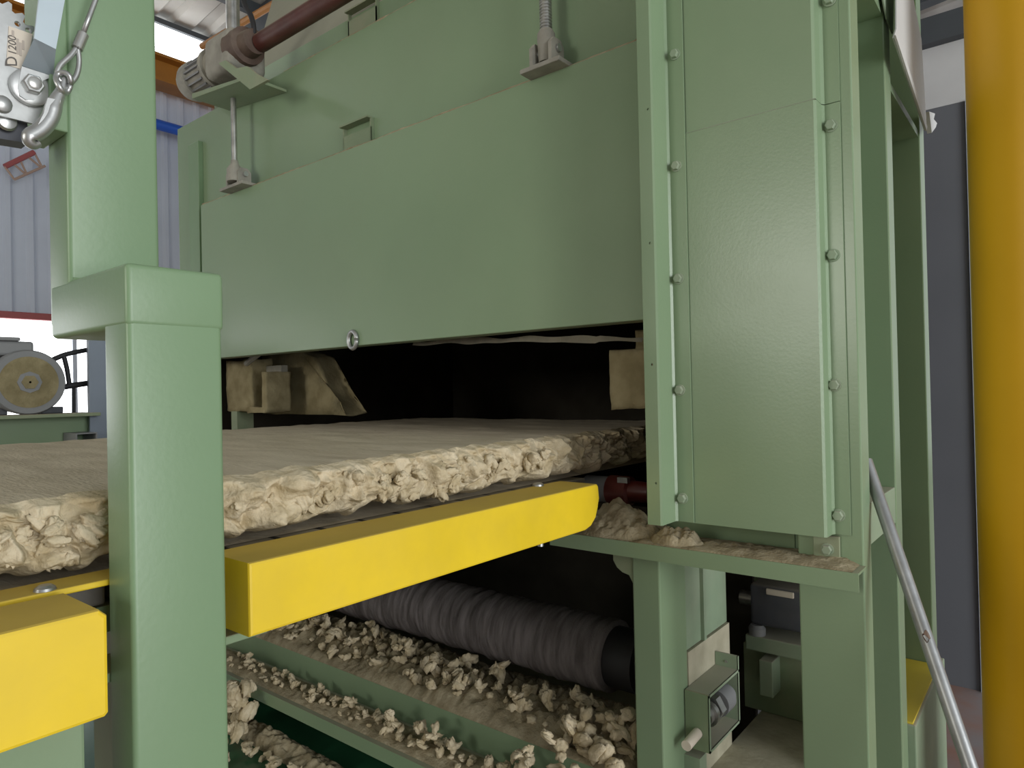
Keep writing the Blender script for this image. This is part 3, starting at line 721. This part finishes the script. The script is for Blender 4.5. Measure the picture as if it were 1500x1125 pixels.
def ridge(name, label, x0, x1, yc, z0, wy, h, seed, dens=1, mat_=DUST, nx=None):
    """uncountable crumbs: lumpy heap along x on a surface at z0"""
    bm = B(); n = nx or int((x1-x0)/.006); mm = 34; rows = []
    for i in range(n+1):
        x = x0+(x1-x0)*i/n; rw = []
        for j in range(mm+1):
            f = j/mm; y = yc+(f-.5)*wy; p = Vector((x, y, seed))
            env = math.sin(math.pi*f)**.7 * min(1, i/6, (n-i)/6)
            z = z0+.0005+env*crumb(p, h)
            rw.append(bm.verts.new((x, y, z)))
        rows.append(rw)
    for a, b in zip(rows, rows[1:]):
        for j in range(mm): bm.faces.new((a[j], a[j+1], b[j+1], b[j]))
    o = tag(obj(name, bm, mat_, None, True), label, 'wool'); o['kind'] = 'stuff'; return o
ridge('wool_crumbs', 'matted wool crumbs along the channel ledge in front of the brush roller', -3.0, -.83, 1.615, .552, .33, .060, 1)
ridge('wool_crumbs', 'matted wool crumbs along the lower flange of the channel', -3.0, -.83, 1.380, .466, .115, .020, 5)
random.seed(21)
U = random.uniform
bedA = bed(1.615, .552, .33, .060, 1); bedB = bed(1.380, .466, .115, .020, 5); bedT = bed(1.29, .315, .10, .035, 9)
LA, GA = 'cream wool clump on the channel ledge below the brush roller', 'clumps on the channel ledge'
LB, GB_ = 'cream wool clump lying on the lower flange of the channel', 'clumps on the lower flange'
settle(scatter(115, lambda: -2.6+random.random()**.8*1.55, lambda: U(1.485, 1.635), .018, .036, .85), bedA, .55, LA, GA)
settle(scatter(55, lambda: U(-2.5, -1.65), lambda: U(1.34, 1.395), .012, .024, .85), bedB, .55, LB, GB_)
settle(scatter(38, lambda: U(-1.62, -1.05), lambda: U(1.345, 1.39), .020, .030, .85), bedB, .55, LB, GB_)
def pile_base(x, y): return bedA(x, y) if y > 1.46 else (.556 if y > 1.425 else bedB(x, y))
settle(scatter(40, lambda: -.872-random.random()**1.2*.17, lambda: U(1.35, 1.55), .032, .050, .5), pile_base, .40,
       'pale wool clump in the pile heaped against the green leg', 'clumps piled against the leg', (0, 1, 1, 6, 7))
# tufts hanging on the ragged side of the mat
for i in range(130):
    y = random.uniform(.1, 1.75); f = .28+.72*random.random()**.8
    o = bpy.data.objects.new('wool_tuft', random.choice(CM)); COL.objects.link(o); o.parent = MT
    o.location = Vector((XN+.004-.012*f*f, y, 1.366-f*.060)) - Vector(MT.location)
    o.rotation_euler = (random.uniform(-3, 3), random.uniform(-3, 3), random.uniform(0, 6.28)); k_ = random.uniform(.016, .034); o.scale = (k_, k_, k_)
# tray below
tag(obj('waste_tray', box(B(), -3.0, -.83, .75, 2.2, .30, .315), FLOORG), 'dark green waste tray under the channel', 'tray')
LT, GT = 'wool clump lying on the dark green waste tray', 'clumps on the tray'
tray = scatter(34, lambda: U(-2.3, -1.2), lambda: U(1.0, 1.24), .025, .042, .9)
for i in range(14):
    p = PX(U(338, 372), U(1005, 1080), 'Z', .36); tray.append((p.x, p.y, U(.045, .058)))
settle(tray, bedT, .55, LT, GT)
ridge('wool_crumbs', 'matted wool crumbs on the tray under the channel flange', -2.6, -.9, 1.29, .315, .10, .035, 9)
# dust on the ledge under the covers
ridge('wool_dust', 'caked wool dust along the ledge under the bolted cover', -.80, -.32, 1.485, zl, .13, .010, 3, mat_=DUST, nx=120)
def heap(name, label, cx, cy, z0, rx, ry, h, seed, m_=DUST):
    bm = B(); rows = []; n = 70
    for i in range(n+1):
        rw = []
        for j in range(n+1):
            u, v = i/n*2-1, j/n*2-1; r = math.sqrt(u*u+v*v); p = Vector((cx+u*rx, cy+v*ry, seed))
            env = max(0, 1-r)
            z = z0+.0005+h*env*(1+.6*noise.noise(p*9))+ ((.018*(1-noise.voronoi(p*34)[0][0])+.010*(1-noise.voronoi(p*80)[0][0]))*min(1, env*4))
            rw.append(bm.verts.new((p.x, p.y, z)))
        rows.append(rw)
    for a, b in zip(rows, rows[1:]):
        for j in range(n): bm.faces.new((a[j], a[j+1], b[j+1], b[j]))
    o = tag(obj(name, bm, m_, None, True), label, 'wool'); o['kind'] = 'stuff'; return o
heap('wool_dust', 'brown heap of wool dust on the ledge between yellow beam and cover', -.875, 1.51, zl, .15, .088, .055, 2)
heap('wool_dust', 'small tan heap of wool dust under the cover strip foot', -.70, 1.465, zl, .07, .04, .030, 6)

# ================================================================= BRUSH ROLLER
BR = thing('brush_roller', 'dark bristle brush roller lying under the conveyor end', 'roller', (-1.6, 1.72, .7))
RC = Vector((0, 1.72, .725)); q = B(); n = 420; k = 40; rings = []
for i in range(n+1):
    x = -2.9+i*(2.9-1.02)/n; rg = []
    for j in range(k):
        a_ = 2*math.pi*j/k; c_, s_ = math.cos(a_), math.sin(a_)
        r = .102+.006*noise.noise((x*38, c_*1.2, s_*1.2))+.003*noise.noise((x*110, c_*3, s_*3))
        rg.append(q.verts.new((x, RC.y+c_*r, RC.z+s_*r)))
    rings.append(rg)
for a, b in zip(rings, rings[1:]):
    for j in range(k): q.faces.new((a[j], a[(j+1) % k], b[(j+1) % k], b[j]))
q.faces.new(rings[0]); q.faces.new(rings[-1][::-1])
obj('brush_drum', q, BRUSH, BR, True)
obj('shaft', tube(B(), (-3.0, RC.y, RC.z), (-.815, RC.y, RC.z), .035, 20), DARKM, BR, 'auto')
obj('end_disc', lathe(B(), (-1.02, RC.y, RC.z), (1, 0, 0), [(0, .085), (.09, .085), (.09, .06), (.15, .06)], 28), BLACK, BR, 'auto')

# ================================================================= BELT TENSIONER under the cover
TU = thing('belt_tensioner', 'small open steel box bracket with adjusting bolt on the leg', 'bracket', (-.71, 1.65, .62))
bx0, bx1, by0, by1, bz0, bz1 = -.737, -.676, 1.565, 1.755, .618, .756
obj('front_plate', box(B(), bx0, bx1, by0, by0+.006, bz0, bz1), GREEND, TU)
obj('top_plate', box(B(), bx0, bx1, by0+.006, by1, bz1-.006, bz1), GREENE, TU)
obj('bottom_plate', box(B(), bx0, bx1, by0+.006, by1, bz0, bz0+.006), GREENE, TU)
bpz = obj('back_plate', box(B(), bx0, bx1, by1, by1+.006, bz0, bz1+.035), GREENE, TU)
c = Vector(((bx0+bx1)/2, by1-.001, bz1+.015)); obj('light_spot_disc', lathe(B(), c, (0, -1, 0), [(0, .004), (.001, .004)], 10), STEEL, bpz)  # bright steel disc painted in for the spot of light on the plate
q = B(); box(q, bx1-.002, bx1+.001, by0, by0+.006, bz0, bz1); box(q, bx1-.002, bx1+.001, by0, by1+.006, bz1-.006, bz1); box(q, bx1-.002, bx1+.001, by0, by1+.006, bz0, bz0+.006); box(q, bx1-.002, bx1+.001, by1, by1+.006, bz0, bz1+.035)
obj('bare_edge', q, GREENE, TU)
obj('adjusting_bolt', tube(B(), (-.706, by0-.065, .655), (-.706, by0-.001, .660), .0125, 16), LABEL, TU, 'auto')
q = B(); lathe(q, (-.70, by0+.02, .69), (0, 1, 0), [(0, .022), (.02, .022), (.02, .03), (.035, .03)], 20); obj('lock_nut', q, ROD, TU, 'auto')
obj('nut', hexa(B(), (-.70, by0+.06, .695), (0, 1, 0), .034, .03), STEEL, TU)
obj('bearing', lathe(B(), (-.70, by0+.10, .695), (0, 1, 0), [(0, .034), (.05, .034), (.05, .026), (.07, .026)], 24), GREYM, TU, 'auto')
# motor in the dark behind
DM = thing('drive_motor', 'small dark motor on a grey base in the shadow under the ledge', 'motor', (-.69, 2.1, .72))
obj('motor_body', box(B(), -.752, -.58, 2.06, 2.2, .775, .90, .012, 3), DARKM, DM, 'auto')
obj('end_cap', box(B(), -.70, -.62, 2.052, 2.06, .875, .893, .003), LABEL, DM)
obj('base', box(B(), -.765, -.56, 2.05, 2.22, .70, .745, .004), GREENE, DM)
obj('foot', lathe(B(), (-.735, 2.07, .745), (0, 0, 1), [(0, .025), (.02, .025), (.03, .018)], 16), GREYM, DM, 'auto')
obj('shaft', tube(B(), (-.80, 2.12, .835), (-.75, 2.12, .835), .022, 16), ROD, DM, 'auto')
obj('stand', box(B(), -.79, -.49, 2.10, 2.22, .501, .70, .003), GREEND, DM)
obj('angle_tab', box(B(), -.718, -.678, 2.03, 2.10, .58, .685, .003), GREENE, DM)

# ================================================================= LEANING PIPE + COLUMN
a_ = PX(1275, 694, 'Y', 1.585); b_ = ray(1419, 1118, 1.17)
dirn = (b_-a_).normalized(); end = a_+dirn*(a_.z/-dirn.z)
a_ = a_ - dirn*.03
lp = thing('leaning_pipe', 'grey steel pipe leaning against the green corner post', 'pipe', (end.x, end.y, 0))
obj('pipe', sweep(B(), [a_, end+dirn*-.01], .0125, 20), PIPE, lp, 'auto')
f = (983-694)/(1118-694)*.93
m0 = a_.lerp(b_, f); tc = (CAM-m0); tc = (tc-dirn*tc.dot(dirn)).normalized(); sd = dirn.cross(tc)
q = B(); q.faces.new([q.verts.new(m0+dirn*(.010*math.cos(t_)+.003*math.sin(3*t_))+tc*math.cos(.5*math.sin(t_)-.1)*.0128+sd*math.sin(.5*math.sin(t_)-.1)*.0128) for t_ in [2*math.pi*k/12 for k in range(12)]])
bmesh.ops.solidify(q, geom=q.faces[:], thickness=.0004); obj('red_mark', q, MAROON, lp)
cyc = ray(1536, 560, 1.62)
yc = thing('yellow_column', 'thick glossy ochre yellow round column beside the machine', 'column', (cyc.x, cyc.y, 0))
obj('column_tube', lathe(B(), (cyc.x, cyc.y, 0), (0, 0, 1), [(0, .148), (4.2, .148)], 64), OCHRE, yc, 'auto')
obj('base_plate', box(B(), cyc.x-.2, cyc.x+.2, cyc.y-.2, cyc.y+.2, 0, .02, .003), OCHRE, yc)

# ================================================================= BACKGROUND MOTOR STATION
GB = thing('support_beam', 'green steel I-beam stand carrying the grey motor beyond the mat', 'beam', (-3.3, .6, 0))
obj('top_flange', box(B(), -3.42, -3.20, -.9, 1.17, 1.428, 1.442, .002), GREEND, GB)
obj('web', box(B(), -3.33, -3.31, -.9, 1.17, 1.16, 1.428), GREEN, GB)
obj('bottom_flange', box(B(), -3.42, -3.20, -.9, 1.17, 1.146, 1.16, .002), GREEND, GB)
for yy in (-.7, 1.0): obj('stand_leg', box(B(), -3.38, -3.28, yy, yy+.1, 0, 1.146, .004), GREEN, GB)
stb = B()
for z0, z1, y0, y1 in ((1.355, 1.36, 1.06, 1.14), (1.308, 1.313, 1.06, 1.14), (1.313, 1.355, 1.06, 1.065), (1.313, 1.355, 1.135, 1.14)): box(stb, -3.30, -3.16, y0, y1, z0, z1)
obj('tube_stub', stb, GREYM, GB)
WM = thing('fan_motor', 'grey electric motor with round dusty fan cover on green beam', 'motor', (-3.3, .938, 1.442))
mc = Vector((-3.30, .938, 1.574))
obj('fan_cover', lathe(B(), mc-Vector((.10, 0, 0)), (1, 0, 0), [(0, .128), (.07, .133), (.10, .133), (.108, .128)], 48), GREYM, WM, 'auto')
fc = obj('dusty_disc', lathe(B(), mc+Vector((.008, 0, 0)), (1, 0, 0), [(0, .105), (.002, .105)], 48), TAN, WM, 'auto')
q = B(); box(q, mc.x+.010, mc.x+.014, mc.y-.042, mc.y+.042, mc.z-.034, mc.z+.034, .001)
obj('hub_plate', lathe(B(), mc+Vector((.010, 0, 0)), (1, 0, 0), [(0, .044), (.004, .044)], 8), GREYM, fc); q.free()
obj('hub_nut', lathe(B(), mc+Vector((.014, 0, 0)), (1, 0, 0), [(0, .030), (.006, .030), (.006, .005), (-.006, .005)], 6), TAN, fc)
obj('motor_body', lathe(B(), mc-Vector((.48, 0, 0)), (1, 0, 0), [(0, .10), (.03, .12), (.37, .12), (.38, .128)], 36), GREYM, WM, 'auto')
obj('terminal_box', box(B(), mc.x-.33, mc.x-.03, mc.y-.22, mc.y+.03, mc.z+.11, mc.z+.17, .01), GREYM, WM)
obj('box_lid', box(B(), mc.x-.34, mc.x-.02, mc.y-.23, mc.y-.02, mc.z+.17, mc.z+.185, .004), GREYM, WM)
for s_ in (-1, 1): obj('foot', box(B(), mc.x-.3, mc.x-.05, mc.y+s_*.10-.04, mc.y+s_*.10+.04, 1.442, 1.47, .004), DARKM, WM)
PF = thing('pipe_frame', 'black bent pipe frame between the fan motor and blue-grey post', 'frame', PX(108, 605, 'X', -3.38))
def pp(l, r, nm): obj(nm, sweep(B(), spline([PX(x, y, 'X', -3.412) for x, y in l], 5), r, 10), BLACK, PF, True)
pp([(73, 529), (97, 519), (131, 512)], .011, 'upper_pipe'); pp([(88, 568), (104, 565), (131, 561)], .013, 'lower_pipe')
pp([(93, 520), (98, 540), (102, 566)], .010, 'strut'); pp([(108, 566), (108, 608)], .008, 'strut')
bpz = PX(130, 640, 'X', -3.25); b2 = PX(153, 640, 'X', -3.25)
SPt = thing('steel_post', 'blue-grey steel channel post behind the wool mat', 'post', (-3.25, b2.y, 0))
obj('channel_web', box(B(), -3.40, -3.25, b2.y-.012, b2.y+.03, 0, 1.95), BLUEG, SPt)
obj('channel_flange', box(B(), -3.262, -3.25, bpz.y+.006, b2.y-.012, 0, 1.95), BLUEG, SPt)
